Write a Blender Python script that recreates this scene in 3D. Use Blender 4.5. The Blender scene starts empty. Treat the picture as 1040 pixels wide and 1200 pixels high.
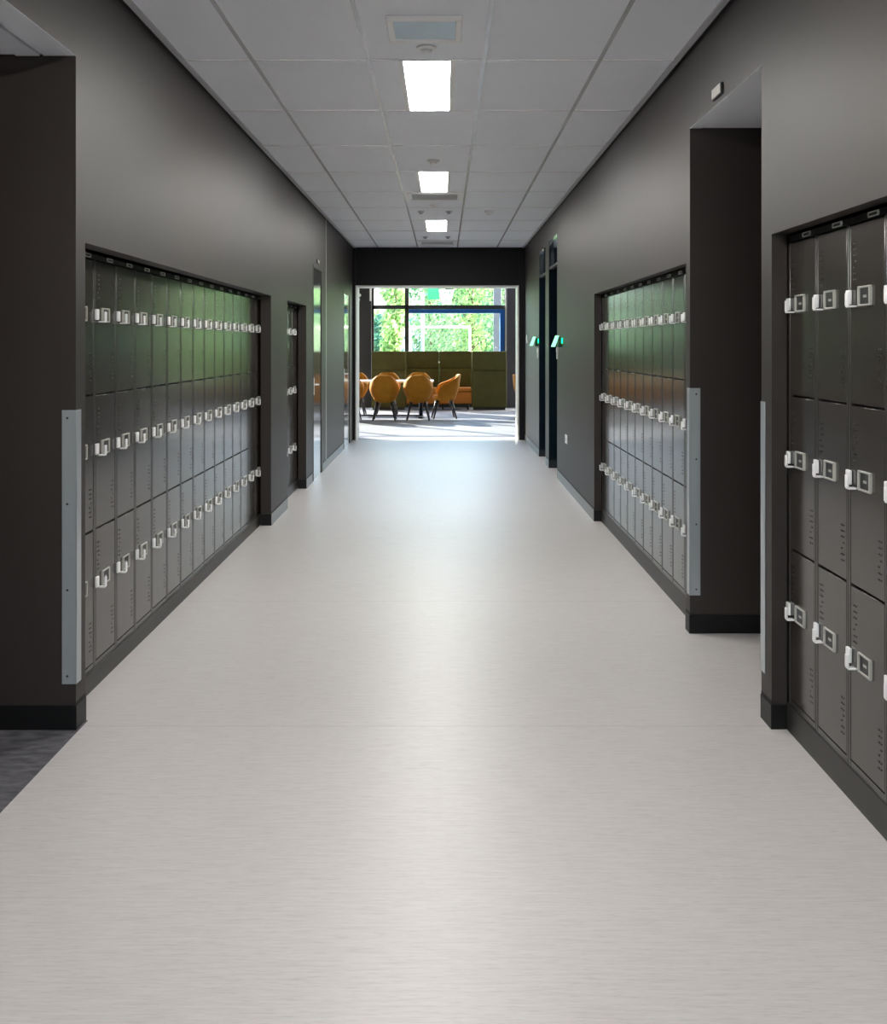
import bpy, bmesh, math, random
from mathutils import Vector, Matrix
R = math.radians
SC = bpy.context.scene
COL = SC.collection

# ------------------------------------------------------------ camera / light / exposure
CAMZ = 1.445
FPX = 1268.0
cam_d = bpy.data.cameras.new('camera')
cam = bpy.data.objects.new('camera', cam_d); COL.objects.link(cam)
cam.location = (0, 0, CAMZ); cam.rotation_euler = (R(90), 0, 0)
cam_d.sensor_fit = 'HORIZONTAL'; cam_d.sensor_width = 36
cam_d.lens = 36 * FPX / 1040
cam_d.shift_x = 0.0
cam_d.shift_y = -(600 - 404) / 1040
cam_d.clip_start = 0.05; cam_d.clip_end = 300
SC.camera = cam

W = bpy.data.worlds.new('sky'); SC.world = W; W.use_nodes = True
nt = W.node_tree; nt.nodes.clear()
wo = nt.nodes.new('ShaderNodeOutputWorld'); bg = nt.nodes.new('ShaderNodeBackground')
sk = nt.nodes.new('ShaderNodeTexSky'); sk.sky_type = 'NISHITA'; sk.sun_disc = False
sk.sun_elevation = R(35); sk.sun_rotation = R(90); sk.air_density = 1.0; sk.dust_density = 5.0
SKY = 2.6
bg.inputs['Strength'].default_value = SKY
nt.links.new(sk.outputs[0], bg.inputs[0]); nt.links.new(bg.outputs[0], wo.inputs[0])

sun_d = bpy.data.lights.new('sun', 'SUN'); sun_d.energy = 19; sun_d.angle = R(0.6); sun_d.color = (1, .95, .87)
sun = bpy.data.objects.new('sun', sun_d); COL.objects.link(sun)
el = R(25); d = Vector((.66 * math.cos(el), -.75 * math.cos(el), -math.sin(el)))
sun.rotation_euler = d.to_track_quat('-Z', 'Y').to_euler()
sun.location = (-20, 50, 25)
LAMP = 58.0

SC.view_settings.view_transform = 'Standard'; SC.view_settings.look = 'None'
SC.view_settings.gamma = 1; SC.view_settings.exposure = 0.27
SC.view_settings.use_curve_mapping = False

# ------------------------------------------------------------ materials
def nodes(name):
    m = bpy.data.materials.new(name); m.use_nodes = True
    t = m.node_tree; b = t.nodes['Principled BSDF']
    return m, t, b
def setp(b, col=None, rough=None, metal=None, spec=None, em=None, ems=None, coat=None, coatr=None):
    if col is not None: b.inputs['Base Color'].default_value = (*col, 1)
    if rough is not None: b.inputs['Roughness'].default_value = rough
    if metal is not None: b.inputs['Metallic'].default_value = metal
    if spec is not None: b.inputs['Specular IOR Level'].default_value = spec
    if em is not None: b.inputs['Emission Color'].default_value = (*em, 1)
    if ems is not None: b.inputs['Emission Strength'].default_value = ems
    if coat is not None: b.inputs['Coat Weight'].default_value = coat
    if coatr is not None: b.inputs['Coat Roughness'].default_value = coatr
def mat(name, col, rough=.5, metal=0, spec=.5, var=.08, scale=(6, 6, 6), bump=0, bscale=60, **kw):
    """principled material with a little procedural tone variation"""
    m, t, b = nodes(name); setp(b, col, rough, metal, spec, **kw)
    N, L = t.nodes, t.links
    tc = N.new('ShaderNodeTexCoord'); mp = N.new('ShaderNodeMapping'); mp.inputs['Scale'].default_value = scale
    no = N.new('ShaderNodeTexNoise'); no.inputs['Scale'].default_value = 1; no.inputs['Detail'].default_value = 4
    L.new(tc.outputs['Object'], mp.inputs[0]); L.new(mp.outputs[0], no.inputs['Vector'])
    rp = N.new('ShaderNodeValToRGB')
    rp.color_ramp.elements[0].position = .3; rp.color_ramp.elements[1].position = .7
    rp.color_ramp.elements[0].color = (*[c * (1 - var) for c in col], 1)
    rp.color_ramp.elements[1].color = (*[min(1, c * (1 + var)) for c in col], 1)
    L.new(no.outputs['Fac'], rp.inputs[0]); L.new(rp.outputs[0], b.inputs['Base Color'])
    if bump:
        n2 = N.new('ShaderNodeTexNoise'); n2.inputs['Scale'].default_value = bscale; n2.inputs['Detail'].default_value = 3
        bu = N.new('ShaderNodeBump'); bu.inputs['Strength'].default_value = bump; bu.inputs['Distance'].default_value = .002
        L.new(tc.outputs['Object'], n2.inputs['Vector']); L.new(n2.outputs['Fac'], bu.inputs['Height'])
        L.new(bu.outputs[0], b.inputs['Normal'])
    return m

M = {}
M['wall'] = mat('charcoal_laminate', (.0265, .0205, .0185), .50, spec=.42, var=.04, scale=(2, 2, .6), bump=.03, bscale=90)
M['locker'] = mat('locker_powder_coat', (.031, .026, .022), .17, spec=.85, var=.03, scale=(3, 3, 3), bump=.008, bscale=120)
M['mark'] = mat('vent_mark', (.012, .011, .010), .5, var=.05)
M['stile'] = mat('locker_frame_coat', (.036, .034, .031), .25, spec=.6, var=.03)
M['plinth'] = mat('locker_plinth', (.028, .026, .023), .45, var=.05)
M['header'] = mat('locker_header', (.008, .008, .008), .6, spec=.2, var=.05)
M['black'] = mat('black_base', (.006, .006, .007), .45, var=.1)
M['gapshade'] = mat('shadow_gap_paint', (.004, .004, .004), .7, var=.1)  # near-black painted for the shade in ceiling and skirting gaps
M['skirt'] = mat('skirting_grey', (.10, .097, .09), .33, var=.05)
M['skirtblack'] = mat('skirting_black', (.004, .004, .0045), .45, spec=.3, var=.05)
M['chrome'] = mat('bright_chrome', (.90, .90, .91), .35, metal=.1, var=.03)
M['plate'] = mat('plate_satin_metal', (.50, .50, .46), .4, metal=.3, var=.03)
M['platein'] = mat('plate_insert_black', (.012, .012, .014), .4, var=.05)
M['steel'] = mat('brushed_steel', (.50, .54, .57), .34, metal=.65, var=.06, scale=(3, 3, .8))
M['tile'] = mat('ceiling_tile_white', (.89, .925, .99), .5, spec=.6, var=.012, scale=(3, 3, 3), bump=.03, bscale=300)
M['grid'] = mat('ceiling_grid_enamel', (.58, .59, .62), .22, spec=.8, var=.03)
M['gridw'] = mat('ceiling_edge_trim', (.50, .50, .53), .3, spec=.5, var=.03)
M['white'] = mat('white_plastic', (.90, .90, .90), .4, var=.02)
M['whitem'] = mat('white_paint', (.82, .82, .80), .5, var=.02)
M['cream'] = mat('sunlit_lining', (.80, .78, .70), .45, var=.02)  # warm sunlight on the right lining is put into this colour
M['vent'] = mat('vent_pale', (.66, .82, .93), .5, var=.03)
M['orange'] = mat('orange_upholstery', (.50, .205, .012), .7, spec=.3, var=.10, scale=(9, 9, 9), bump=.2, bscale=250)
M['orange2'] = mat('orange_leather', (.50, .17, .008), .5, var=.08)
M['olive'] = mat('olive_fabric', (.105, .10, .035), .85, spec=.2, var=.10, scale=(5, 5, 5), bump=.2, bscale=200)
M['olived'] = mat('olive_piping', (.04, .038, .012), .85, var=.1)
M['wood'] = mat('black_wood', (.012, .013, .018), .35, var=.1)
M['blue'] = mat('blue_frame', (.005, .10, .42), .4, var=.04)
M['dark'] = mat('anthracite_frame', (.045, .045, .048), .45, var=.04)
M['slate'] = mat('slate_column', (.085, .08, .105), .7, var=.05)
M['outcol'] = mat('blue_grey_column', (.08, .10, .13), .6, var=.05)
M['doorgloss'] = mat('glossy_door_grey', (.13, .135, .13), .13, spec=.6, var=.03, coat=.5, coatr=.08)
M['darkglass'] = mat('dark_blue_glass', (.006, .014, .022), .08, spec=.6, var=.1)
M['green'] = mat('dark_green_housing', (.004, .035, .016), .3, var=.1)
M['bark'] = mat('bark', (.12, .09, .06), .9, var=.3, scale=(4, 4, 1))
M['paving'] = mat('pale_paving', (.42, .41, .39), .85, var=.08, scale=(.6, .6, .6))
M['render'] = mat('white_render', (.75, .73, .72), .8, var=.04)
M['backboard'] = mat('green_board', (.02, .24, .11), .5, var=.05)

M['teal'] = mat('teal_post', (.22, .48, .45), .5)
def emis(name, col, s):
    m, t, b = nodes(name); setp(b, col, .5, em=col, ems=s)
    n = t.nodes.new('ShaderNodeTexNoise'); n.inputs['Scale'].default_value = 3
    r = t.nodes.new('ShaderNodeMapRange'); r.inputs['To Min'].default_value = s * .98; r.inputs['To Max'].default_value = s * 1.02
    t.links.new(n.outputs['Fac'], r.inputs[0]); t.links.new(r.outputs[0], b.inputs['Emission Strength'])
    return m
M['lamp'] = emis('lamp_diffuser', (1, .97, .93), LAMP)
M['exit'] = emis('exit_sign_lit', (.30, .95, .55), 1.1)
M['exitg'] = emis('exit_sign_green_glow', (.0, .70, .22), 6.0)

# floor: pale vinyl with fine cross streaks and welded seams
m, t, b = nodes('vinyl_floor'); N, L = t.nodes, t.links
tc = N.new('ShaderNodeTexCoord')
def streak(sc, det):
    mp = N.new('ShaderNodeMapping'); mp.inputs['Scale'].default_value = sc
    n = N.new('ShaderNodeTexNoise'); n.inputs['Scale'].default_value = 1; n.inputs['Detail'].default_value = det
    L.new(tc.outputs['Object'], mp.inputs[0]); L.new(mp.outputs[0], n.inputs['Vector']); return n
s1 = streak((7, 90, 1), 5); s2 = streak((22, 240, 1), 3); s3 = streak((.5, .5, 1), 2)
def ramp(src, a, ca, bb, cb):
    r = N.new('ShaderNodeValToRGB'); e = r.color_ramp.elements
    e[0].position = a; e[0].color = (*ca, 1); e[1].position = bb; e[1].color = (*cb, 1)
    L.new(src, r.inputs[0]); return r
def mul(a, bsock, fac=1):
    x = N.new('ShaderNodeMix'); x.data_type = 'RGBA'; x.blend_type = 'MULTIPLY'; x.inputs[0].default_value = fac
    L.new(a, x.inputs[6]); L.new(bsock, x.inputs[7]); return x.outputs[2]
r1 = ramp(s1.outputs['Fac'], .30, (.458, .437, .428), .62, (.512, .493, .485))
r2 = ramp(s2.outputs['Fac'], .28, (.86, .86, .86), .5, (1, 1, 1))
r3 = ramp(s3.outputs['Fac'], .3, (.97, .965, .96), .7, (1, 1, 1))
c = mul(mul(r1.outputs[0], r2.outputs[0]), r3.outputs[0])
sx = N.new('ShaderNodeSeparateXYZ'); L.new(tc.outputs['Object'], sx.inputs[0])
md = N.new('ShaderNodeMath'); md.operation = 'MODULO'; md.inputs[1].default_value = 2.0
ad = N.new('ShaderNodeMath'); ad.operation = 'ADD'; ad.inputs[1].default_value = 10.9
L.new(sx.outputs['Y'], ad.inputs[0]); L.new(ad.outputs[0], md.inputs[0])
cmpn = N.new('ShaderNodeMath'); cmpn.operation = 'COMPARE'; cmpn.inputs[1].default_value = 1.0; cmpn.inputs[2].default_value = .0035
L.new(md.outputs[0], cmpn.inputs[0])
sm = N.new('ShaderNodeMix'); sm.data_type = 'RGBA'; sm.blend_type = 'MULTIPLY'
L.new(cmpn.outputs[0], sm.inputs[0]); L.new(c, sm.inputs[6]); sm.inputs[7].default_value = (.82, .82, .82, 1)
L.new(sm.outputs[2], b.inputs['Base Color'])
setp(b, rough=.38, spec=.30)
M['floor'] = m

# plank carpet of the breakout room
m, t, b = nodes('plank_carpet'); N, L = t.nodes, t.links
tc = N.new('ShaderNodeTexCoord'); br = N.new('ShaderNodeTexBrick')
br.inputs['Color1'].default_value = (.27, .262, .285, 1); br.inputs['Color2'].default_value = (.19, .185, .205, 1); br.inputs['Mortar'].default_value = (.17, .168, .185, 1)
br.inputs['Scale'].default_value = 1; br.inputs['Brick Width'].default_value = 1.6; br.inputs['Row Height'].default_value = .25; br.inputs['Mortar Size'].default_value = .003
L.new(tc.outputs['Object'], br.inputs['Vector']); L.new(br.outputs[0], b.inputs['Base Color']); setp(b, rough=.6, spec=.4)
M['plank'] = m
# dark carpet of the side passage
m, t, b = nodes('dark_carpet'); N, L = t.nodes, t.links
tc = N.new('ShaderNodeTexCoord'); mp = N.new('ShaderNodeMapping'); mp.inputs['Scale'].default_value = (14, 30, 1); mp.inputs['Rotation'].default_value = (0, 0, .6)
n = N.new('ShaderNodeTexNoise'); n.inputs['Scale'].default_value = 1; n.inputs['Detail'].default_value = 6
r = N.new('ShaderNodeValToRGB'); r.color_ramp.elements[0].color = (.055, .054, .060, 1); r.color_ramp.elements[1].color = (.13, .127, .14, 1)
r.color_ramp.elements[0].position = .35; r.color_ramp.elements[1].position = .7
L.new(tc.outputs['Object'], mp.inputs[0]); L.new(mp.outputs[0], n.inputs['Vector']); L.new(n.outputs['Fac'], r.inputs[0]); L.new(r.outputs[0], b.inputs['Base Color'])
setp(b, rough=.9, spec=.2)
M['carpet'] = m

# window glass: mostly clear with a faint reflection
m = bpy.data.materials.new('clear_glass'); m.use_nodes = True; t = m.node_tree; t.nodes.clear()
o = t.nodes.new('ShaderNodeOutputMaterial'); mx = t.nodes.new('ShaderNodeMixShader'); tr = t.nodes.new('ShaderNodeBsdfTransparent'); gl = t.nodes.new('ShaderNodeBsdfGlossy')
gl.inputs['Roughness'].default_value = .02; mx.inputs[0].default_value = .05; tr.inputs[0].default_value = (.95, .98, .96, 1)
t.links.new(tr.outputs[0], mx.inputs[1]); t.links.new(gl.outputs[0], mx.inputs[2]); t.links.new(mx.outputs[0], o.inputs[0])
M['glass'] = m

def leafmat(name, a, bcol):
    m, t, b = nodes(name); N, L = t.nodes, t.links
    g = N.new('ShaderNodeNewGeometry'); r = N.new('ShaderNodeValToRGB')
    r.color_ramp.elements[0].color = (*a, 1); r.color_ramp.elements[1].color = (*bcol, 1)
    L.new(g.outputs['Random Per Island'], r.inputs[0]); L.new(r.outputs[0], b.inputs['Base Color'])
    setp(b, rough=.5)
    o = [x for x in N if x.type == 'OUTPUT_MATERIAL'][0]
    tl = N.new('ShaderNodeBsdfTranslucent'); L.new(r.outputs[0], tl.inputs[0])
    mx = N.new('ShaderNodeMixShader'); mx.inputs[0].default_value = .45
    L.new(b.outputs[0], mx.inputs[1]); L.new(tl.outputs[0], mx.inputs[2]); L.new(mx.outputs[0], o.inputs[0])
    return m
M['leafA'] = leafmat('leaf_light', (.10, .24, .07), (.42, .58, .26))
M['leafB'] = leafmat('leaf_mid', (.05, .17, .08), (.30, .48, .26))
M['leafC'] = leafmat('leaf_blue_green', (.07, .24, .17), (.25, .48, .36))
M['grass'] = mat('lawn', (.16, .26, .08), .9, var=.3, scale=(3, 3, 3))

# ------------------------------------------------------------ mesh helpers
class MB:
    def __init__(s): s.bm = bmesh.new(); s.mi = 0
    def box(s, x0, x1, y0, y1, z0, z1, bev=0, seg=2):
        x0, x1 = min(x0, x1), max(x0, x1); y0, y1 = min(y0, y1), max(y0, y1); z0, z1 = min(z0, z1), max(z0, z1)
        r = bmesh.ops.create_cube(s.bm, size=1)
        vs = r['verts']
        for v in vs:
            v.co = Vector(((x0 + x1) / 2 + v.co.x * (x1 - x0), (y0 + y1) / 2 + v.co.y * (y1 - y0), (z0 + z1) / 2 + v.co.z * (z1 - z0)))
        fs = {f for v in vs for f in v.link_faces}
        for f in fs: f.material_index = s.mi
        if bev:
            es = list({e for v in vs for e in v.link_edges})
            rr = bmesh.ops.bevel(s.bm, geom=es, offset=bev, segments=seg, affect='EDGES', profile=.5)
            for f in rr['faces']: f.material_index = s.mi; f.smooth = True
        return s
    def poly(s, pts, ext=None):
        vs = [s.bm.verts.new(p) for p in pts]; f = s.bm.faces.new(vs); f.material_index = s.mi
        if ext is not None:
            r = bmesh.ops.extrude_face_region(s.bm, geom=[f])
            nv = [v for v in r['geom'] if isinstance(v, bmesh.types.BMVert)]
            for v in nv: v.co += Vector(ext)
            for v in nv:
                for g in v.link_faces: g.material_index = s.mi
        return s
    def tube(s, p0, p1, r0, r1=None, n=12):
        r1 = r0 if r1 is None else r1
        p0 = Vector(p0); p1 = Vector(p1); a = (p1 - p0).normalized()
        u = a.orthogonal().normalized(); w = a.cross(u)
        A = [s.bm.verts.new(p0 + (u * math.cos(k * 2 * math.pi / n) + w * math.sin(k * 2 * math.pi / n)) * r0) for k in range(n)]
        B = [s.bm.verts.new(p1 + (u * math.cos(k * 2 * math.pi / n) + w * math.sin(k * 2 * math.pi / n)) * r1) for k in range(n)]
        for k in range(n):
            f = s.bm.faces.new((A[k], A[(k + 1) % n], B[(k + 1) % n], B[k])); f.smooth = True; f.material_index = s.mi
        for q in (list(reversed(A)), B):
            f = s.bm.faces.new(q); f.material_index = s.mi
        return s
    def ring(s, u0, u1, z0, z1, b, y0, y1, bz=None):
        """rectangular frame in the local XZ plane"""
        bz = b if bz is None else bz
        s.box(u0, u1, y0, y1, z1 - bz, z1, .0015, 1); s.box(u0, u1, y0, y1, z0, z0 + bz, .0015, 1)
        s.box(u0, u0 + b, y0, y1, z0 + bz, z1 - bz); s.box(u1 - b, u1, y0, y1, z0 + bz, z1 - bz)
        return s
    def build(s, name, mats, parent=None, loc=(0, 0, 0)):
        if not isinstance(mats, (list, tuple)): mats = [mats]
        bmesh.ops.recalc_face_normals(s.bm, faces=s.bm.faces)
        me = bpy.data.meshes.new(name); s.bm.to_mesh(me); s.bm.free()
        for q in mats: me.materials.append(q)
        o = bpy.data.objects.new(name, me); COL.objects.link(o); o.location = loc
        if parent: o.parent = parent
        return o
def tag(o, label=None, cat=None, group=None, kind=None):
    if label: o['label'] = label
    if cat: o['category'] = cat
    if group: o['group'] = group
    if kind: o['kind'] = kind
    return o
def struct(o, label=None): o['kind'] = 'structure'; return tag(o, label)
def empty(name, loc, rz=0, label=None, cat=None, group=None):
    o = bpy.data.objects.new(name, None); o.empty_display_size = .1; COL.objects.link(o)
    o.location = loc; o.rotation_euler = (0, 0, rz); return tag(o, label, cat, group)
def children(o): return [c for c in bpy.data.objects if c.parent == o]
def copy_tree(o, parent=None):
    c = o.copy(); COL.objects.link(c); c.parent = parent
    for ch in children(o): copy_tree(ch, c)
    return c

# ------------------------------------------------------------ dimensions
XL, XR = -1.38, 1.235
H = 2.92
YE = 16.43
YB = -5.0
FL, FR = -1.475, 1.293          # locker fronts
TC = .088                       # cladding depth in front of the lockers
DZL, DZR = -.010, .012
NL, NR = 1.838, 1.860           # heads of the locker niches
OH = 2.53                       # heads of the side openings

# ------------------------------------------------------------ floors
struct(MB().box(-1.368, 4.2, YB, YE, -.1, 0).box(-2.1, -1.368, 4.16, YE, -.1, 0).build('floor', M['floor']), 'pale grey streaked vinyl corridor floor')
struct(MB().box(-4.2, -1.368, 1.5, 4.16, -.1, .001).build('floor', M['carpet']), 'dark grey carpet in the left side passage')
struct(MB().box(-10, 6, YE, 25.2, -.1, 0).build('floor', M['plank']), 'lilac grey plank carpet beyond the doorway')

# ------------------------------------------------------------ walls
b = MB(); X0, X1 = XL - TC + .006, XL
segs = [(YB, 1.6, 0, H), (1.6, 4.06, OH, H), (4.06, 4.166, 0, H), (4.166, 8.65, NL, H), (8.65, 9.56, 0, H), (9.56, 10.87, NL, H),
        (10.87, 11.44, 0, H), (11.44, 12.24, 2.30, H), (12.24, 14.96, 0, H), (14.96, 15.90, 2.19, H), (15.90, YE, 0, H)]
for y0, y1, z0, z1 in segs: b.box(X0, X1, y0, y1, z0, z1)
b.box(-1.50, X0, 1.6, 4.06, OH, H)                       # header thickness at the opening
b.box(-4.2, X0, 4.06, 4.14, 0, H)                        # return wall of the passage
b.box(-4.2, X0, 1.5, 1.6, 0, H); b.box(-4.3, -4.2, 1.5, 4.14, 0, H)
b.box(-2.1, -1.98, 4.14, YE, 0, H)                       # back of the niches
b.box(-2.1, -1.6, YB, 1.5, 0, H)
struct(b.build('wall_left', M['wall']), 'charcoal laminate wall on the left of the corridor')
b = MB(); X0, X1 = XR, XR + TC - .03
segs = [(YB, 2.2, 0, H), (2.2, 4.07, NR, H), (4.07, 4.2, 0, H), (4.2, 5.42, OH, H), (5.42, 5.505, 0, H), (5.505, 8.86, NR, H),
        (8.86, 11.75, 0, H), (11.75, 12.68, 2.66, H), (12.68, 13.10, 0, H), (13.10, 13.98, 2.64, H), (13.98, YE, 0, H)]
for y0, y1, z0, z1 in segs: b.box(X0, X1, y0, y1, z0, z1)
b.box(X1, 4.2, 5.42, 5.47, 0, H); b.box(X1, 4.2, 4.15, 4.2, 0, H); b.box(4.2, 4.3, 4.15, 5.47, 0, H)
b.box(1.82, 1.94, 5.47, YE, 0, H); b.box(1.82, 1.94, YB, 4.15, 0, H)
struct(b.build('wall_right', M['wall']), 'charcoal laminate wall on the right of the corridor')
# wall at the far end round the wide doorway
OX0, OX1, OZ = -1.335, 1.145, 2.345
b = MB(); b.box(-10, OX0, YE, YE + .16, 0, 5.6); b.box(OX1, 6, YE, YE + .16, 0, 5.6); b.box(OX0, OX1, YE, YE + .16, OZ, 5.6)
b.box(XL, OX0, YE - .04, YE, 0, H); b.box(OX1, XR, YE - .04, YE, 0, H); b.box(OX0, OX1, YE - .02, YE, OZ, H)
struct(b.build('wall_back', mat('end_wall_black', (.008, .008, .010), .5, spec=.2, var=.05)), 'black end wall around the wide doorway')
b = MB(); d0, d1 = YE - .015, YE + .46
b.box(OX0, OX0 + .02, d0, d1, 0, OZ - .02); b.box(OX0, OX1, d0, d1, OZ - .02, OZ - .0)
struct(b.build('trim_1', M['whitem']), 'white lining of the far doorway')
struct(MB().box(OX1 - .02, OX1, d0, d1, 0, OZ - .02).build('trim_2', M['cream']), 'right lining of the far doorway, painted cream as if sunlit')
struct(MB().box(OX0, OX1, YE - .01, YE + .02, 0, .004).build('trim_3', M['steel']), 'metal threshold strip at the doorway')

# ceilings of the two side passages
b = MB(); b.box(-4.2, -1.512, 1.6, 4.058, 2.534, 2.62)
b.box(-1.60, -1.512, 1.6, 4.05, 2.526, 2.534); b.box(-4.2, -1.66, 3.955, 3.985, 2.528, 2.534)
struct(b.build('ceiling', M['tile']), 'low ceiling of the left passage')
struct(MB().box(XR + TC - .03, 4.2, 4.2, 5.42, OH + .001, OH + .06).build('ceiling', M['tile']), 'low ceiling of the right passage')
struct(MB().box(XR, XR + TC - .03, 4.2, 5.42, OH - .001, OH).build('trim_4', M['tile']))
struct(MB().box(-1.50, XL, 1.6, 4.06, OH - .001, OH).build('trim_5', M['tile']))

# main ceiling
XG = [-.99, -.39, .21, .81]; YG = [5.60 + 1.2 * k for k in range(-9, 9)]
struct(MB().box(-2.1, 1.94, YB - .1, YE, H, H + .1).build('ceiling', M['tile']), 'white tiled suspended ceiling of the corridor')
b = MB()
for x in XG: b.box(x - .010, x + .010, YB, YE, H - .004, H)
struct(b.build('trim_6', M['grid']), 'lengthwise ceiling grid bars')
b = MB()
xs = [XL] + XG + [XR]
for y in YG:
    for i in range(len(xs) - 1): b.box(xs[i] + .012, xs[i + 1] - .012, y - .006, y + .006, H - .006, H)
struct(b.build('trim_7', mat('cross_bar_enamel', (.95, .95, .97), .2, spec=.9)), 'thin cross bars of the ceiling grid')
b = MB(); b.box(XL + .015, XL + .045, YB, YE - .03, H - .008, H); b.box(XR - .045, XR - .015, YB, YE - .03, H - .008, H)
struct(b.build('trim_8', M['gridw']), 'light edge trim along the ceiling')
b = MB(); b.box(XL, XL + .015, YB, YE - .03, H - .002, H); b.box(XR - .015, XR, YB, YE - .03, H - .002, H)
struct(b.build('trim_9', M['gapshade']), 'dark shadow gap along the ceiling')

# skirting
def skirt(name, m, boxes):
    b = MB()
    for q in boxes: b.box(*q)
    return struct(b.build(name, m))
e = .004; hz = .092
skirt('baseboard_left', M['skirt'], [(XL, XL + e, 8.65, 9.56, 0, hz), (XL, XL + e, 10.87, 11.36, 0, hz), (XL, XL + e, 12.32, 14.9, 0, hz),
      (XL, XL + e, YB, 1.6, 0, hz)])
skirt('baseboard_left', M['skirtblack'], [(XL, XL + e, 4.06, 4.166, 0, hz), (-4.2, XL + e, 4.054, 4.06, 0, hz), (XL - .075, XL + e, 8.644, 8.65, 0, hz), (XL - .075, XL + e, 10.864, 10.87, 0, hz)])
skirt('trim_10', M['gapshade'], [(XL, XL + .001, 8.65, 9.56, hz, hz + .012), (XL, XL + .001, 12.32, 14.9, hz, hz + .012), (XL, XL + .001, 4.06, 4.166, hz, hz + .012), (XL, XL + .001, 10.87, 11.36, hz, hz + .012)])  # flat dark strips painted as the shadow line above the left skirting
skirt('baseboard_right', M['skirt'], [(XR - e, XR, 8.86, 11.68, 0, hz), (XR - e, XR, 12.68, 13.06, 0, hz), (XR - e, XR, 13.98, YE - .04, 0, hz)])
skirt('baseboard_right', M['skirtblack'], [(XR - e, XR, 4.07, 4.2, 0, hz), (XR - e, XR, 5.42, 5.505, 0, hz), (XR - e, 4.2, 5.414, 5.42, 0, hz), (XR - e, XR + .07, 8.854, 8.86, 0, hz), (XR - e, XR + .07, 4.064, 4.07, 0, hz),
      (XR - e, XR, YB, 2.2, 0, hz)])
skirt('trim_11', M['gapshade'], [(XR - .001, XR, 8.86, 11.7, hz, hz + .012), (XR - .001, XR, 12.68, 13.06, hz, hz + .012), (XR - .001, XR, 13.98, YE - .04, hz, hz + .012), (XR - .001, XR, 5.42, 5.505, hz, hz + .012), (XR - .001, XR, 4.07, 4.2, hz, hz + .012)])  # same painted shadow line along the right skirting
# vertical steel strip and joints in the cladding
struct(MB().box(XL, XL + .006, 12.66, 12.70, .1, H - .01).build('trim_12', mat('pale_strip', (.42, .42, .42), .3)), 'pale vertical joint strip on the left wall')

# plinths below the locker banks
skirt('baseboard_left', M['plinth'], [(-1.97, FL + .006, 4.15, 8.9, 0, .09 + DZL), (-1.97, FL + .006, 9.35, 10.9, 0, .09 + DZL)])
skirt('baseboard_right', M['plinth'], [(FR - .002, 1.8, 2.21, 4.065, 0, .09 + DZR), (FR - .002, 1.8, 5.48, 8.855, 0, .09 + DZR)])
# black filler strips closing the niche sides
skirt('trim_13', M['header'], [(-1.6, FL - .03, 8.88, 8.9, .1, NL), (FR + .02, FR + .05, 8.815, 8.856, .11, NR), (FR + .02, FR + .05, 4.058, 4.068, .11, NR)])

# ------------------------------------------------------------ side doors
def shiny_door(name, y0, y1, z1, label, handle_z, lev):
    b = MB(); b.box(XL - .03, XL - .004, y0 + .03, y1 - .03, .005, z1 - .03)
    dn = struct(b.build(name, M['doorgloss']), label)
    f = MB(); f.box(XL - .03, XL + .004, y0, y0 + .03, 0, z1); f.box(XL - .03, XL + .004, y1 - .03, y1, 0, z1); f.box(XL - .03, XL + .004, y0 + .03, y1 - .03, z1 - .03, z1)
    f.build('door_frame', M['wall'], dn)
    h = MB(); h.box(XL - .004, XL + .002, y0 + .07, y0 + .11, handle_z - .09, handle_z + .09, .003); h.tube((XL, y0 + .09, handle_z + .02), (XL + .05, y0 + .09, handle_z + .02), .009); h.tube((XL + .05, y0 + .085, handle_z + .02), (XL + .05, y0 + lev, handle_z + .02), .006)
    h.build('door_handle', M['chrome'], dn)
shiny_door('door_1', 11.44, 12.24, 2.30, 'glossy grey door leaf in the left wall', 1.0, .10)
shiny_door('door_2', 14.96, 15.90, 2.19, 'glossy narrow door next to the far doorway', 1.02, .13)
def dark_door(name, y0, y1, z1, zt, label):
    d = struct(MB().box(1.5, 1.54, y0, y1, 0, z1).build(name, M['darkglass']), label)
    f = MB(); x0, x1 = XR + .058, 1.54
    f.box(x0, x1, y0 - .05, y0, 0, z1); f.box(x0, x1, y1, y1 + .05, 0, z1); f.box(x0, x1, y0, y1, z1, z1 + .05)
    f.build('door_frame', M['darkglass'], d)
    f = MB(); f.box(XR + .001, x0, y1 - .004, y1, 0, z1); f.box(XR + .001, x0, y0, y0 + .004, 0, z1); f.box(XR + .001, x0, y0, y1, z1 - .004, z1)  # panels added over the cladding reveals, painting the deep recess dark
    f.build('dark_reveal', M['darkglass'], d)
    MB().box(XR + .01, XR + .05, y0 + .004, y1 - .004, zt - .012, zt + .012).build('transom_bar', M['dark'], d)
    MB().box(XR + .03, XR + .036, y0, y1, zt + .022, z1).build('transom_pane', M['darkglass'], d)
    h = MB(); h.tube((1.5, y0 + .1, 1.0), (1.44, y0 + .1, 1.0), .01); h.tube((1.44, y0 + .1, 1.0), (1.44, y0 + .24, 1.0), .01); h.build('door_handle', M['chrome'], d)
dark_door('door_3', 11.75, 12.68, 2.66, 2.34, 'dark recessed door nearest along the right wall')
dark_door('door_4', 13.10, 13.98, 2.64, 2.32, 'dark recessed door farther along the right wall')

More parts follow.
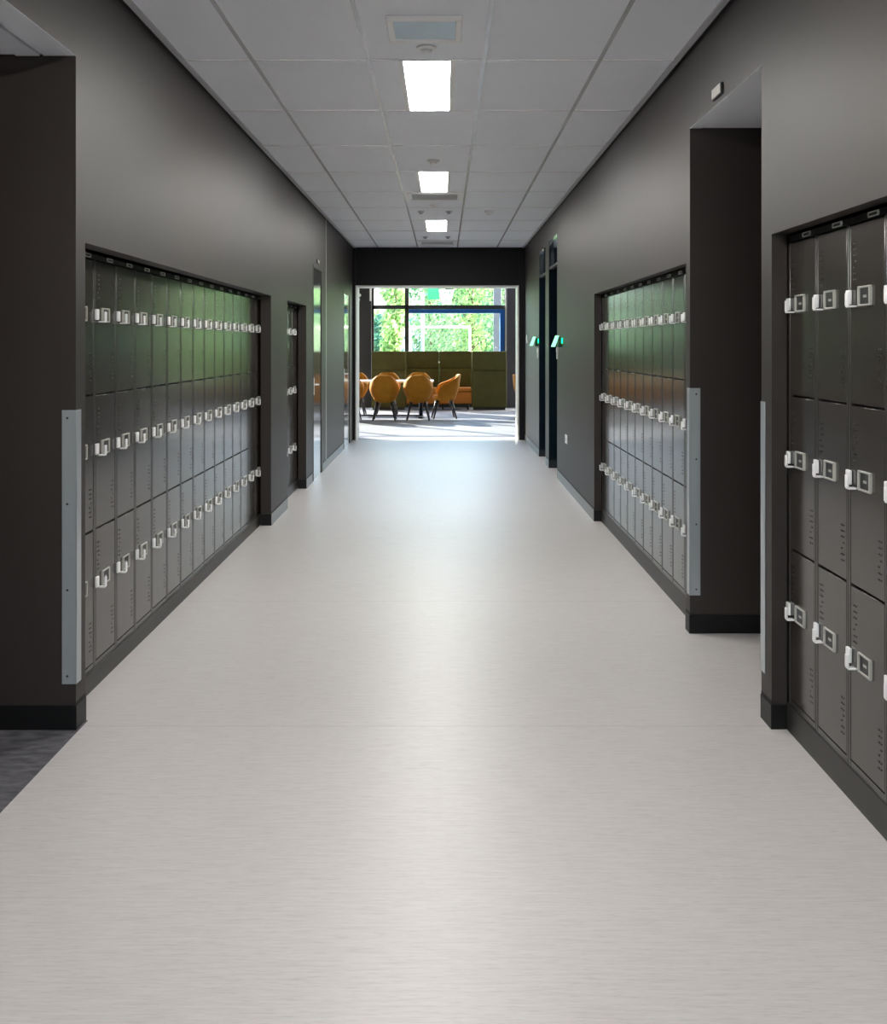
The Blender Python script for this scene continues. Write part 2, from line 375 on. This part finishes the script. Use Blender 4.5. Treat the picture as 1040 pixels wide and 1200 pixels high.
# ------------------------------------------------------------ lockers
PW = .3005
def make_locker():
    root = empty('locker', (0, 0, 0))
    zb, top = 0.0, 1.745
    b = MB()
    b.box(.0005, PW - .0005, .016, .47, zb, top)                                     # body behind the doors
    b.mi = 1
    b.box(.001, .017, 0, .016, zb, 1.722, .002, 1); b.box(PW - .016, PW - .001, 0, .016, zb, 1.722, .002, 1)   # stiles
    b.box(.017, PW - .016, .001, .016, zb, .022)                                     # bottom rail
    b.mi = 2
    b.box(.001, PW - .001, .002, .016, 1.724, top)
    b.build('carcass', [M['header'], M['stile'], M['header']], root)
    n = MB(); n.ring(.165, .245, 1.7265, 1.7435, .008, -.004, .002, .004); n.mi = 1; n.box(.173, .237, -.001, .002, 1.730, 1.740)
    n.build('number_plate', [M['plate'], M['platein']], root)
    for z0, z1 in ((.026, .578), (.585, 1.148), (1.155, 1.718)):
        b = MB(); b.box(.020, PW - .019, .001, .015, z0, z1, .0018, 1)
        b.mi = 1
        for (u, zz) in ((.040, z1 - .06), (PW - .065, z0 + .17)):                    # punched ventilation marks
            for k in range(7):
                for j in range(2):
                    if (k * 3 + j * 2) % 5 != 4:
                        b.box(u + j * .016, u + j * .016 + .010, -.0002, .001, zz - k * .019, zz - k * .019 + .005)
        dd = b.build('door', [M['locker'], M['mark']], root)
        zc = z0 + .33 if z0 < .1 else (z0 + .335)
        h = MB(); a = .003
        h.box(.0, .034, -.010, .0, zc - .022, zc + .024, .003, 2)                     # mounting block
        h.box(.048, .074, -.030, -.025, zc - .028, zc + .014, .002, 1)
        h.box(.048, .074, -.028, 0, zc - .032, zc - .026, .002, 1)
        h.build('latch_handle', M['chrome'], dd)
        p = MB(); p.ring(.092, .190, zc - .030, zc + .032, .010, -.007, .001, .006)
        p.mi = 1; p.box(.101, .181, -.002, .001, zc - .025, zc + .027)
        p.mi = 0; p.box(.128, .154, -.003, -.002, zc - .004, zc + .004)
        p.build('name_plate', [M['plate'], M['platein']], dd)
    return root
proto = make_locker(); first = True
def place_locker(side, yfar_or_near, label, group):
    global first
    o = proto if first else copy_tree(proto); first = False
    if side == 'L': o.location = (FL, yfar_or_near, .092 + DZL); o.rotation_euler = (0, 0, R(90))
    else: o.location = (FR, yfar_or_near, .092 + DZR); o.rotation_euler = (0, 0, R(-90))
    tag(o, label, 'locker', group)
ORD = ['first', 'second', 'third', 'fourth', 'fifth', 'sixth', 'seventh', 'eighth', 'ninth', 'tenth', 'eleventh', 'twelfth', 'thirteenth', 'fourteenth', 'fifteenth']
Y1 = 4.573 - PW
for k in range(15):
    lab = {0: 'dark grey three-door locker column half hidden behind the left steel-guarded corner',
           14: 'last dark grey locker column at the far end of the long left bank'}.get(k,
           'dark grey three-door locker column, %s from the near end of the long left bank' % ORD[k])
    place_locker('L', Y1 + k * PW, lab, 'lockers in the long left bank')
for k in range(2, 5):
    lab = ('dark grey locker column, %s from the far end of the small second left bank' % ORD[4 - k]) if k < 4 else 'dark grey locker column at the far end of the small second left bank'
    place_locker('L', 9.372 + k * PW - .01, lab, 'lockers in the small second left bank')
for k in range(11):
    lab = {0: 'farthest dark grey locker column in the right bank beyond the side opening',
           10: 'nearest dark grey locker column in the right bank beyond the side opening'}.get(k,
           'dark grey locker column, %s from the far end of the right bank beyond the opening' % ORD[k])
    place_locker('R', 8.81 - k * PW, lab, 'lockers in the right bank beyond the opening')
for k in range(6):
    lab = {0: 'farthest column of the large near right locker bank, beside the blue-grey reveal'}.get(k,
           'large dark grey locker column, %s from the far end of the near right bank' % ORD[k])
    place_locker('R', 4.055 - k * PW, lab, 'lockers in the near right bank')

# ------------------------------------------------------------ corner guards
def guard(x, y, sx, sy, z0, z1, label):
    """angle profile: one leg on the corridor face (along y), one on the return face (along x)"""
    t = .003; w = .052
    g = empty('corner_guard', (x, y, z0), 0, label, 'corner guard')
    b = MB(); h = z1 - z0
    b.box(0, -sx * t, -sy * t, sy * w, 0, h, .001, 1); b.box(-sx * t, sx * w, -sy * t, 0, 0, h, .001, 1)
    b.build('angle_profile', M['steel'], g)
    for k in range(4):
        z = .03 + k * (h - .06) / 3
        MB().tube((sx * w * .6, -sy * t, z), (sx * w * .6, -sy * (t + .0015), z), .0045).build('screw', M['dark'], g)
guard(XL, 4.06, -1, 1, .172, 1.20, 'pale steel corner guard on the left wall corner beside the carpeted passage')
guard(XR, 5.42, 1, 1, .190, 1.228, 'pale steel corner guard on the far edge of the right side opening')
# the near pier: its return faces away from the camera
guard(XR, 4.2, 1, -1, .183, 1.226, 'steel corner guard on the narrow pier beside the near right lockers')

# ------------------------------------------------------------ ceiling fittings
def ceiling_light(y, label, grp=None):
    g = empty('ceiling_light', (-.087, y, H), 0, label, 'ceiling light', grp)
    b = MB(); w = .15; b.box(-w, -.122, 0, 1.2, -.006, -.0005); b.box(.122, w, 0, 1.2, -.006, -.0005); b.box(-.122, .122, 0, .012, -.006, -.0005); b.box(-.122, .122, 1.188, 1.2, -.006, -.0005)
    b.build('frame', M['white'], g)
    MB().box(-.122, .122, .012, 1.188, -.004, -.001).build('diffuser', M['lamp'], g)
for y, l in ((5.6, 'nearest glowing rectangular light in the ceiling, just past the square air grille'), (9.2, 'middle glowing rectangular ceiling light'), (12.8, 'farthest glowing rectangular ceiling light before the doorway')):
    ceiling_light(y, l)
for y in (2.0, -1.6): ceiling_light(y, 'rectangular ceiling light over the near part of the corridor, behind the view', 'ceiling lights behind the view')
g = empty('air_grille', (-.087, 4.84, H), 0, 'square ceiling air grille with a pale blue centre', 'air grille')
b = MB(); b.box(-.172, .172, 0, .03, -.022, -.0005, .004); b.box(-.172, .172, .345, .375, -.022, -.0005, .004); b.box(-.172, -.142, .03, .345, -.022, -.0005, .004); b.box(.142, .172, .03, .345, -.022, -.0005, .004)
b.build('frame', M['white'], g)
b = MB(); b.box(-.142, .142, .03, .345, -.010, -.001)
b.build('grille_panel', M['vent'], g)
def diffuser(y0, y1, label):
    g = empty('air_diffuser', (-.087, y0, H), 0, label, 'air diffuser'); w = .275; d = y1 - y0
    b = MB(); b.box(-w, w, 0, .03, -.014, -.0005); b.box(-w, w, d - .03, d, -.014, -.0005); b.box(-w, -w + .03, .03, d - .03, -.014, -.0005); b.box(w - .03, w, .03, d - .03, -.014, -.0005)
    b.build('frame', M['white'], g)
    b = MB()
    for k in range(5): b.box(-w + .05, w - .05, .07 + k * .09, .10 + k * .09, -.010, -.001)
    b.build('louvre', M['gridw'], g)
diffuser(10.48, 11.0, 'white louvred ceiling diffuser directly beyond the middle ceiling light')
diffuser(15.35, 15.87, 'white louvred ceiling diffuser nearest the far doorway')
def disc(name, x, y, r, h, label, cat, dark=False):
    g = empty(name, (x, y, H), 0, label, cat)
    MB().tube((0, 0, -.0005), (0, 0, -h * .5), r, r * .95, 20).build('base', M['white'], g)
    MB().tube((0, 0, -h * .5), (0, 0, -h), r * .6, r * .45, 20).build('sensor_head', M['white'], g)
disc('smoke_detector', -.085, 5.36, .05, .03, 'small round detector between the air grille and the nearest light', 'detector')
disc('smoke_detector', -.08, 8.65, .05, .035, 'small round ceiling detector before the middle light', 'detector')
disc('smoke_detector', -.09, 11.38, .05, .03, 'small round detector beyond the first louvred diffuser', 'detector')
disc('motion_sensor', .505, 11.9, .055, .05, 'white round motion sensor on the right of the ceiling', 'sensor')
for x, y, l in ((-.25, 11.95, 'left spotlight before the farthest ceiling light'), (.06, 11.95, 'right spotlight before the farthest ceiling light'),
                (-.25, 14.75, 'left spotlight beyond the farthest ceiling light'), (.06, 14.75, 'right spotlight beyond the farthest ceiling light')):
    g = empty('spotlight', (x, y, H), 0, 'small grey ' + l, 'spotlight')
    MB().tube((0, 0, -.0005), (0, 0, -.012), .035, .035, 16).build('collar', M['gridw'], g)
    MB().tube((0, 0, -.012), (0, 0, -.030), .018, .020, 16).build('lamp_head', M['grid'], g)

# ------------------------------------------------------------ wall fittings
def exit_sign(y, z, label):
    g = empty('exit_sign', (XR, y, z), 0, label, 'exit sign')
    MB().box(-.046, -.0005, -.05, .03, -.062, .045, .006).build('housing', M['green'], g)
    b = MB(); b.poly([(-.078, -.07, -.055), (-.110, -.07, -.055), (-.066, -.07, .060), (-.036, -.07, .060)], (0, .10, 0))
    b.build('lit_panel', M['exit'], g)
    MB().box(-.010, -.001, -.066, -.0505, -.02, .035).build('side_lamp', M['exitg'], g)
exit_sign(11.28, 1.48, 'glowing green sign on the right wall before the nearer dark door')
exit_sign(14.10, 1.487, 'smaller glowing green sign before the farther dark door')
def reader(y, z0, z1, label):
    g = empty('wall_reader', (XR, y, z0), 0, label, 'wall reader')
    MB().box(-.016, -.0005, -.035, .035, 0, z1 - z0, .004).build('casing', M['plate'], g)
    MB().box(-.019, -.016, -.02, .02, (z1 - z0) * .55, (z1 - z0) * .9, .001, 1).build('button', M['white'], g)
reader(11.66, 1.29, 1.425, 'pale vertical wall reader beneath the nearer green sign')
reader(14.05, 1.27, 1.405, 'pale vertical wall reader beneath the farther green sign')
g = empty('light_switch', (XR, 15.95, 1.47), 0, 'small white switch on the right wall beside the far doorway', 'switch')
MB().box(-.010, -.0005, -.04, .04, 0, .125, .003).build('switch_plate', M['white'], g); MB().box(-.016, -.010, -.02, .02, .04, .085, .002).build('rocker', M['white'], g)
g = empty('wall_socket', (XR, 10.84, .455), 0, 'small white socket low on the right wall', 'socket')
MB().box(-.009, -.0005, -.075, .075, 0, .088, .003).build('socket_plate', M['white'], g)
for y in (-.035, .035): MB().tube((-.009, y, .044), (-.0105, y, .044), .02).build('outlet', M['gridw'], g)
g = empty('room_sign', (XR, 4.85, 2.555), 0, 'small silver room sign above the right side opening', 'sign')
MB().box(-.012, -.0005, -.078, .078, 0, .050, .002).build('backplate', M['dark'], g); MB().box(-.015, -.012, -.072, .072, .004, .046).build('sign_face', M['plate'], g)
g = empty('room_sign', (XL, 11.84, 2.33), 0, 'small silver plate above the glossy door on the left', 'sign')
MB().box(.0005, .012, -.09, .09, 0, .045, .002).build('backplate', M['dark'], g); MB().box(.012, .015, -.085, .085, .004, .041).build('sign_face', M['plate'], g)

# ------------------------------------------------------------ breakout room shell
YW = 25.0
b = MB(); b.box(-10.1, -10, YE, YW + .2, 0, 5.6)
struct(b.build('wall_left', M['dark']), 'side wall of the seating room')
struct(MB().box(6, 6.1, YE, YW + .2, 0, 5.6).build('wall_right', M['dark']), 'side wall of the seating room')
struct(MB().box(-10, 6, YE, YW + .2, 5.5, 5.6).build('ceiling', M['whitem']), 'white ceiling of the seating room')
b = MB()
for x0, x1 in ((-10, -9.6), (-2.45, -1.66), (5.4, 6)): b.box(x0, x1, YW - .12, YW + .2, 0, 5.5)
for x0, x1 in ((-9.6, -2.45), (-1.66, 1.46), (2.2, 5.4)): b.box(x0, x1, YW - .02, YW + .2, 0, .55); 
struct(b.build('wall_front', M['dark']), 'dark window wall behind the sofas')
struct(MB().box(1.46, 2.2, YW - .12, YW + .2, 0, 5.5).build('wall_front', M['slate']), 'slate blue column right of the window')
def window(name, x0, x1, mul, label):
    b = MB(); y0, y1 = YW + .02, YW + .10; fz0, fz1 = .55, 5.0  # window tops, out of view, raised so sun patches reach deeper
    b.box(x0, x0 + .05, y0, y1, fz0, fz1); b.box(x1 - .05, x1, y0, y1, fz0, fz1); b.box(x0, x1, y0, y1, fz1 - .05, fz1); b.box(x0, x1, y0, y1, fz0, fz0 + .05)
    for xm in mul: b.box(xm - .045, xm + .045, y0, y1, fz0, fz1)
    b.box(x0, x1, y0, y1, 2.27, 2.36)
    wn = struct(b.build(name, M['dark']), label)
    MB().box(x0 + .02, x1 - .02, y0 + .035, y0 + .045, fz0 + .02, fz1 - .02).build('window_pane', M['glass'], wn)
    return wn
wn = window('window_1', -1.66, 1.46, (-.85,), 'wide window above the olive sofas with dark mullions')
window('window_2', -9.6, -2.45, (-3.9, -5.8, -7.7), 'window left of the dark column')  # unseen bay, widened with mullions to streak sunlight across the carpet
window('window_3', 2.2, 5.4, (3.8,), 'window right of the slate column')
b = MB(); b.box(-.80, 1.41, YW - .03, YW + .32, 2.175, 2.265); b.box(1.31, 1.41, YW - .03, YW + .32, .6, 2.175)
b.build('blue_surround', M['blue'], wn)
h = MB(); h.tube((1.28, YW - .0, 1.38), (1.28, YW - .05, 1.38), .01); h.tube((1.20, YW - .05, 1.38), (1.30, YW - .05, 1.38), .01); h.build('window_handle', M['chrome'], wn)
struct(MB().box(1.425, 1.458, YW - .05, YW + .02, 1.3, 3.9).box(-1.70, -1.665, YW - .16, YW - .12, 2.45, 3.9).build('lit_edge_strips', M['whitem']), 'white strips painted as lit frame edges of the window wall')  # thin white strips stand in for light on the frame reveals
g = empty('wall_speaker', (-1.93, YW - .12, 2.45), 0, 'small black wall speaker on the dark column left of the window', 'speaker')
MB().box(-.07, .07, -.10, -.001, .06, .2, .01).build('cabinet', M['black'], g)
MB().tube((0, -.10, .13), (0, -.108, .13), .045, .045, 20).build('speaker_ring', M['white'], g)
MB().tube((0, -.03, .06), (0, -.06, 0), .012).build('bracket', M['plate'], g)
# the near end of the corridor, behind the view: glazed screen
b = MB(); b.box(-2.1, XL + .15, YB - .1, YB, 0, H); b.box(XR - .15, 1.94, YB - .1, YB, 0, H); b.box(XL + .15, XR - .15, YB - .1, YB, 2.8, H)
struct(b.build('wall_front', M['wall']), 'end wall behind the view')
b = MB()
for x in (XL + .15, -.09, XR - .2): b.box(x, x + .05, YB - .08, YB - .02, 0, 2.8)
b.box(XL + .15, XR - .15, YB - .08, YB - .02, 2.75, 2.8); b.box(XL + .15, XR - .15, YB - .08, YB - .02, 0, .08)
wq = struct(b.build('window_4', M['dark']), 'glazed screen at the near end of the corridor')
MB().box(XL + .18, XR - .18, YB - .055, YB - .045, .05, 2.78).build('window_pane', M['glass'], wq)

# ------------------------------------------------------------ sofas
def sofa_back(x0, x1, label, e0=0, e1=0):
    g = empty('high_back_sofa', ((x0 + x1) / 2, 24.35, 0), 0, label, 'sofa'); w = (x1 - x0) / 2 - .0005
    MB().box(-w - e0, w + e1, .20, .34, .10, 1.29, .012).build('back_panel', M['olive'], g)
    MB().box(-w, w, .165, .30, .915, 1.30, .025, 3).box(-w, w, .165, .21, .50, .905, .02, 2).build('top_cushion', M['olive'], g)
    MB().box(-w, w, -.32, .18, .13, .40, .02).build('seat_base', M['orange2'], g)
    MB().box(-w, w, -.34, .18, .405, .49, .025, 3).build('seat_cushion', M['orange2'], g)
    for x in (-w + .08, w - .08):
        for y in (-.24, .24): MB().tube((x, y, .13), (x, y, 0), .018).build('foot', M['wood'], g)
def wing(x0, x1, y, label):
    g = empty('sofa_screen', ((x0 + x1) / 2, y, 0), 0, label, 'sofa screen'); w = (x1 - x0) / 2 - .004
    MB().box(-w, w, 0.02, .13, .06, 1.27, .01).box(-w, w, 0, .05, .06, .872, .015).build('lower_panel', M['olive'], g)
    MB().box(-w, w, -.012, .13, .882, 1.30, .025, 3).build('top_cushion', M['olive'], g)
    MB().box(-w + .03, w - .03, .02, .12, 0, .06).build('plinth', M['wood'], g)
wing(-1.60, -.83, 23.98, 'olive green high screen at the left end of the sofas, behind the chairs')
wing(.625, 1.405, 23.98, 'olive brown high screen at the right end of the sofas')
sofa_back(-.829, -.101, 'olive high-back sofa with orange seat, left of the centre gap', .05, 0)
sofa_back(-.099, .628, 'olive high-back sofa with orange seat, right of the centre gap', 0, .05)
MBc = MB().tube((-.10, 24.50, 1.05), (-.10, 24.46, 1.05), .022, .022, 14)
tag(MBc.build('connector_knob', M['white']), 'small white round connector between the two sofa backs', 'connector')

# ------------------------------------------------------------ tub chairs
def make_chair():
    g = empty('tub_chair', (0, 0, 0))
    bm = bmesh.new(); nA, nZ = 28, 10; grid = []
    for i in range(nA + 1):
        a = -1 + 2 * i / nA; th = a * R(128)                     # 0 = back (local -y)
        s = abs(a)
        top = .865 - .015 * s - .22 * max(0, (s - .22) / .78) ** 1.0 * 1.15
        if s > .85: top -= (s - .85) * .5
        row = []
        for j in range(nZ + 1):
            v = j / nZ; z = .345 + (top - .345) * v
            zz = (z - .345) / .52
            rx = .165 + .125 * math.sin(min(1, zz / .55) * math.pi / 2) - .065 * (max(0, zz - .5) / .5) ** 1.7
            ry = .20 + .085 * min(1, zz / .5) ** .7 + .06 * max(0, zz - .3)
            if abs(th) > math.pi / 2: ry = .20 + .05 * zz
            sx = math.copysign(abs(math.sin(th)) ** .75, th); cy = math.copysign(abs(math.cos(th)) ** .8, math.cos(th))
            row.append(bm.verts.new((rx * sx, -ry * cy, z)))
        grid.append(row)
    for i in range(nA):
        for j in range(nZ):
            f = bm.faces.new((grid[i][j], grid[i + 1][j], grid[i + 1][j + 1], grid[i][j + 1])); f.smooth = True
    f = bm.faces.new([grid[i][0] for i in range(nA + 1)])
    bmesh.ops.recalc_face_normals(bm, faces=bm.faces)
    bmesh.ops.solidify(bm, geom=bm.faces[:], thickness=.028)
    me = bpy.data.meshes.new('shell'); bm.to_mesh(me); bm.free(); me.materials.append(M['orange'])
    for p in me.polygons: p.use_smooth = True
    o = bpy.data.objects.new('shell', me); COL.objects.link(o); o.parent = g
    MB().box(-.20, .20, -.17, .21, .365, .455, .035, 3).build('seat_cushion', M['orange'], g)
    for sx in (-1, 1):
        for sy in (-1, 1):
            MB().tube((sx * .13, sy * .13, .36), (sx * .215, sy * .225, 0), .027, .014, 10).build('leg', M['wood'], g)
    return g
ch = make_chair(); used = False
def place_chair(x, y, rz, label, group):
    global used
    o = ch if not used else copy_tree(ch); used = True
    o.location = (x, y, 0); o.rotation_euler = (0, 0, R(rz)); tag(o, label, 'chair', group)
NRW = 'orange chairs along the near side of the white table'; FRW = 'orange chairs along the far side of the white table'
place_chair(-1.13, 20.75, 0, 'orange tub chair seen from behind, middle of the near side of the table', NRW)
place_chair(-.485, 20.75, 0, 'orange tub chair seen from behind, near side of the table at its right end', NRW)
place_chair(-1.80, 20.6, 0, 'orange tub chair on the near side, cut off by the left doorway edge', NRW)
place_chair(-1.17, 22.35, 180, 'orange tub chair on the far side of the table, behind the middle near chair', FRW)
place_chair(-.52, 22.35, 180, 'orange tub chair on the far side of the table, behind the right near chair', FRW)
place_chair(-1.83, 22.35, 180, 'orange tub chair on the far side, at the left doorway edge', FRW)
place_chair(.01, 21.3, 96, 'orange tub chair at the right end of the table, seen from the side', 'orange chair at the table end')
place_chair(1.68, 21.2, -80, 'orange tub chair mostly hidden behind the right side of the doorway', 'orange chair at the doorway edge')
g = empty('meeting_table', (-1.55, 21.55, 0), 0, 'long white-topped table between the orange chairs', 'table')
MB().box(-1.35, 1.35, -.42, .42, .705, .735, .006).build('tabletop', M['white'], g)
for x in (-1.1, 1.1):
    MB().tube((x, 0, .03), (x, 0, .705), .04, .04, 16).build('pedestal', M['wood'], g)
    MB().box(x - .04, x + .04, -.36, .36, 0, .03, .008).build('foot', M['wood'], g)
MB().box(-1.06, 1.06, -.025, .025, .02, .05).build('stretcher', M['wood'], g)
g = empty('side_table', (2.45, 22.6, 0), 0, 'round white table glimpsed behind the right doorway edge', 'table')
MB().tube((0, 0, .60), (0, 0, .63), .68, .68, 40).build('tabletop', M['white'], g)
MB().tube((0, 0, .02), (0, 0, .60), .03, .03, 16).build('pedestal', M['wood'], g); MB().tube((0, 0, 0), (0, 0, .02), .24, .22, 30).build('foot', M['wood'], g)

# ------------------------------------------------------------ outside
struct(MB().box(-30, 30, YW + .2, 60, -.15, -.05).build('floor', M['grass']), 'sunlit lawn outside the windows')
struct(MB().box(-14, 14, YW + .2, 29.5, -.05, -.03).build('floor', M['paving']), 'pale paving outside the windows')
struct(MB().box(-10, 10, -30, YB - .1, -.15, -.05).build('floor', M['paving']), 'pale paving at the near end')
tag(MB().box(1.30, 1.50, 28.0, 28.2, -.05, 5.5, .01).build('outdoor_column', M['outcol']), 'blue-grey column standing outside the right of the window', 'column', kind='thing')
# garden house
def leaves(b, cx, cy, cz, rx, ry, rz, n, s, rnd):
    for _ in range(n):
        while True:
            p = Vector((rnd.uniform(-1, 1), rnd.uniform(-1, 1), rnd.uniform(-1, 1)))
            if .25 < p.length < 1: break
        c = Vector((cx + p.x * rx, cy + p.y * ry, cz + p.z * rz))
        a = Vector((rnd.gauss(0, 1), rnd.gauss(0, 1), rnd.gauss(0, 1))).normalized(); u = a.orthogonal().normalized(); w = a.cross(u)
        l = s * rnd.uniform(.6, 1.2)
        vs = [b.bm.verts.new(c + q) for q in (u * l, w * l * .5 + a * l * .12, -u * l, -w * l * .5 + a * l * .12)]
        f = b.bm.faces.new(vs)
def tree(name, x, y, h, r, m, label, seed, n=3600, low=.0, s=.085, cat='tree'):
    rnd = random.Random(seed)
    g = empty(name, (x, y, -.05), 0, label, cat)
    b = MB()
    for k in range(9):
        zz = low + (h - low) * (k + .6) / 9.5; rr = r * (.55 + .45 * math.sin(math.pi * (k + 1) / 10.5))
        leaves(b, rnd.uniform(-.25, .25) * r, rnd.uniform(-.25, .25) * r, zz, rr * rnd.uniform(.75, 1), rr * .8, (h - low) / 9 * 1.1, n // 9, s, rnd)
    b.build('foliage', m, g)
    b = MB(); b.tube((0, 0, 0), (.05, 0, h * .8), .09 * r, .02, 9)
    for k in range(6):
        a = k * 1.1; z = h * (.3 + .09 * k); b.tube((0, 0, z), (math.cos(a) * r * .6, math.sin(a) * r * .5, z + r * .4), .03 * r, .008, 6)
    b.build('trunk', M['bark'], g)
TG = 'trees in the garden outside'
tree('shrub', -2.0, 34.8, 2.45, .75, M['leafC'], 'blue-green rounded shrub behind the lower left window pane', 1, cat='shrub')
tree('shrub', -2.75, 38.2, 2.75, 1.1, M['leafA'], 'yellow-green shrub in front of the white garden building', 21, cat='shrub')
tree('tree', -3.9, 36.2, 4.6, .9, M['leafC'], 'blue-green tree hidden left of the dark window column', 22)
tree('tree', -1.45, 32.2, 5.2, .42, M['leafA'], 'pale green tall tree behind the left window pane', 2)
tree('tree', -.45, 34.2, 4.9, 1.0, M['leafB'], 'mid green tree just right of the thick mullion', 3)
tree('tree', .95, 36.6, 4.6, 1.25, M['leafA'], 'yellow-green tree behind the middle of the wide window pane', 4)
tree('tree', 2.0, 33.0, 4.8, .95, M['leafB'], 'green tree behind the outdoor column at the right of the window', 5)
tree('tree', 4.9, 36.5, 4.6, 1.3, M['leafA'], 'light green tree beyond the right-hand window', 6)
tree('tree', 6.6, 34.5, 4.8, 1.4, M['leafB'], 'green tree at the far right of the garden', 7)
tree('tree', -5.9, 33.2, 4.6, 1.1, M['leafB'], 'green tree beyond the left-hand window', 8)
tree('tree', -9.4, 35.5, 4.8, 1.5, M['leafA'], 'light green tree at the far left of the garden', 9)
tree('tree', 9.5, 35, 4.6, 1.5, M['leafA'], 'light green tree at the right garden boundary', 10)
tree('shrub', -.1, 39.5, 3.0, 1.5, M['leafC'], 'dark shrub behind the garden goal', 11, cat='shrub')
tree('shrub', 2.6, 39.5, 2.9, 1.4, M['leafC'], 'dark shrub right of the garden goal', 12, cat='shrub')
rnd = random.Random(50)
hd = empty('hedge', (0, 43, -.05), 0, 'tall dense hedge closing the garden behind the trees', 'hedge')
b = MB()
leaves(b, 0, 0, 2.6, 13, .8, 3.0, 16000, .20, rnd)
for x0 in range(-12, 12, 2): leaves(b, x0 + 1, -.3, 1.6, 1.6, .9, 2.2, 900, .16, rnd)
b.build('foliage', M['leafB'], hd)
b = MB(); b.box(-13, 13, 1.2, 1.4, 0, 3.6)
b.build('screen_wall', M['bark'], hd)
g = empty('garden_building', (-2.7, 41.2, -.05), 0, 'plain white rendered building behind the left garden trees', 'building')
MB().box(-1.9, 1.9, -.25, .25, 0, 6.2).build('wall', M['render'], g)
MB().box(-2.0, 2.0, -.35, .35, 6.2, 6.35).build('roof', M['outcol'], g)
MB().box(-.9, .1, -.27, -.24, 3.6, 4.8).build('window', M['outcol'], g)
# white goal with net
g = empty('football_goal', (-.1, 31.0, -.05), 0, 'white goal frame with net standing on the lawn outside', 'goal')
b = MB(); gw, gh = .85, 2.0
b.tube((-gw, 0, 0), (-gw, 0, gh), .03); b.tube((gw, 0, 0), (gw, 0, gh), .03); b.tube((-gw, 0, gh), (gw, 0, gh), .03)
b.tube((-gw, 0, gh), (-gw, .8, 0), .02); b.tube((gw, 0, gh), (gw, .8, 0), .02); b.tube((-gw, .8, 0.02), (gw, .8, .02), .02)
b.build('goal_frame', M['whitem'], g)
b = MB()
for k in range(15):
    x = -gw + 2 * gw * k / 14; b.tube((x, .02, gh), (x, .8, .02), .003, .003, 4)
for k in range(17):
    q = k / 16; b.tube((-gw, .8 * q, gh * (1 - q)), (gw, .8 * q, gh * (1 - q)), .003, .003, 4)
b.build('net', M['outcol'], g)
g = empty('basketball_hoop', (-.28, 30.0, -.05), 0, 'green board on a white post outside the upper window pane', 'basketball hoop')
MB().box(-.16, .16, 0, .04, 2.75, 3.15).build('backboard', M['backboard'], g)
b = MB(); b.tube((-.30, .10, 0), (-.30, .10, 2.95), .05); b.tube((-.30, .10, 2.9), (0, .06, 2.9), .02); b.build('post', M['teal'], g)
b = MB()
for k in range(16):
    a0, a1 = k * math.pi / 8, (k + 1) * math.pi / 8
    b.tube((.36 + .2 * math.cos(a0), -.25 + .2 * math.sin(a0), 2.98), (.36 + .2 * math.cos(a1), -.25 + .2 * math.sin(a1), 2.98), .012, .012, 6)
    b.tube((.36 + .2 * math.cos(a0), -.25 + .2 * math.sin(a0), 2.98), (.36 + .1 * math.cos(a1), -.25 + .1 * math.sin(a1), 2.6), .006, .006, 4)
b.build('ring', M['whitem'], g)
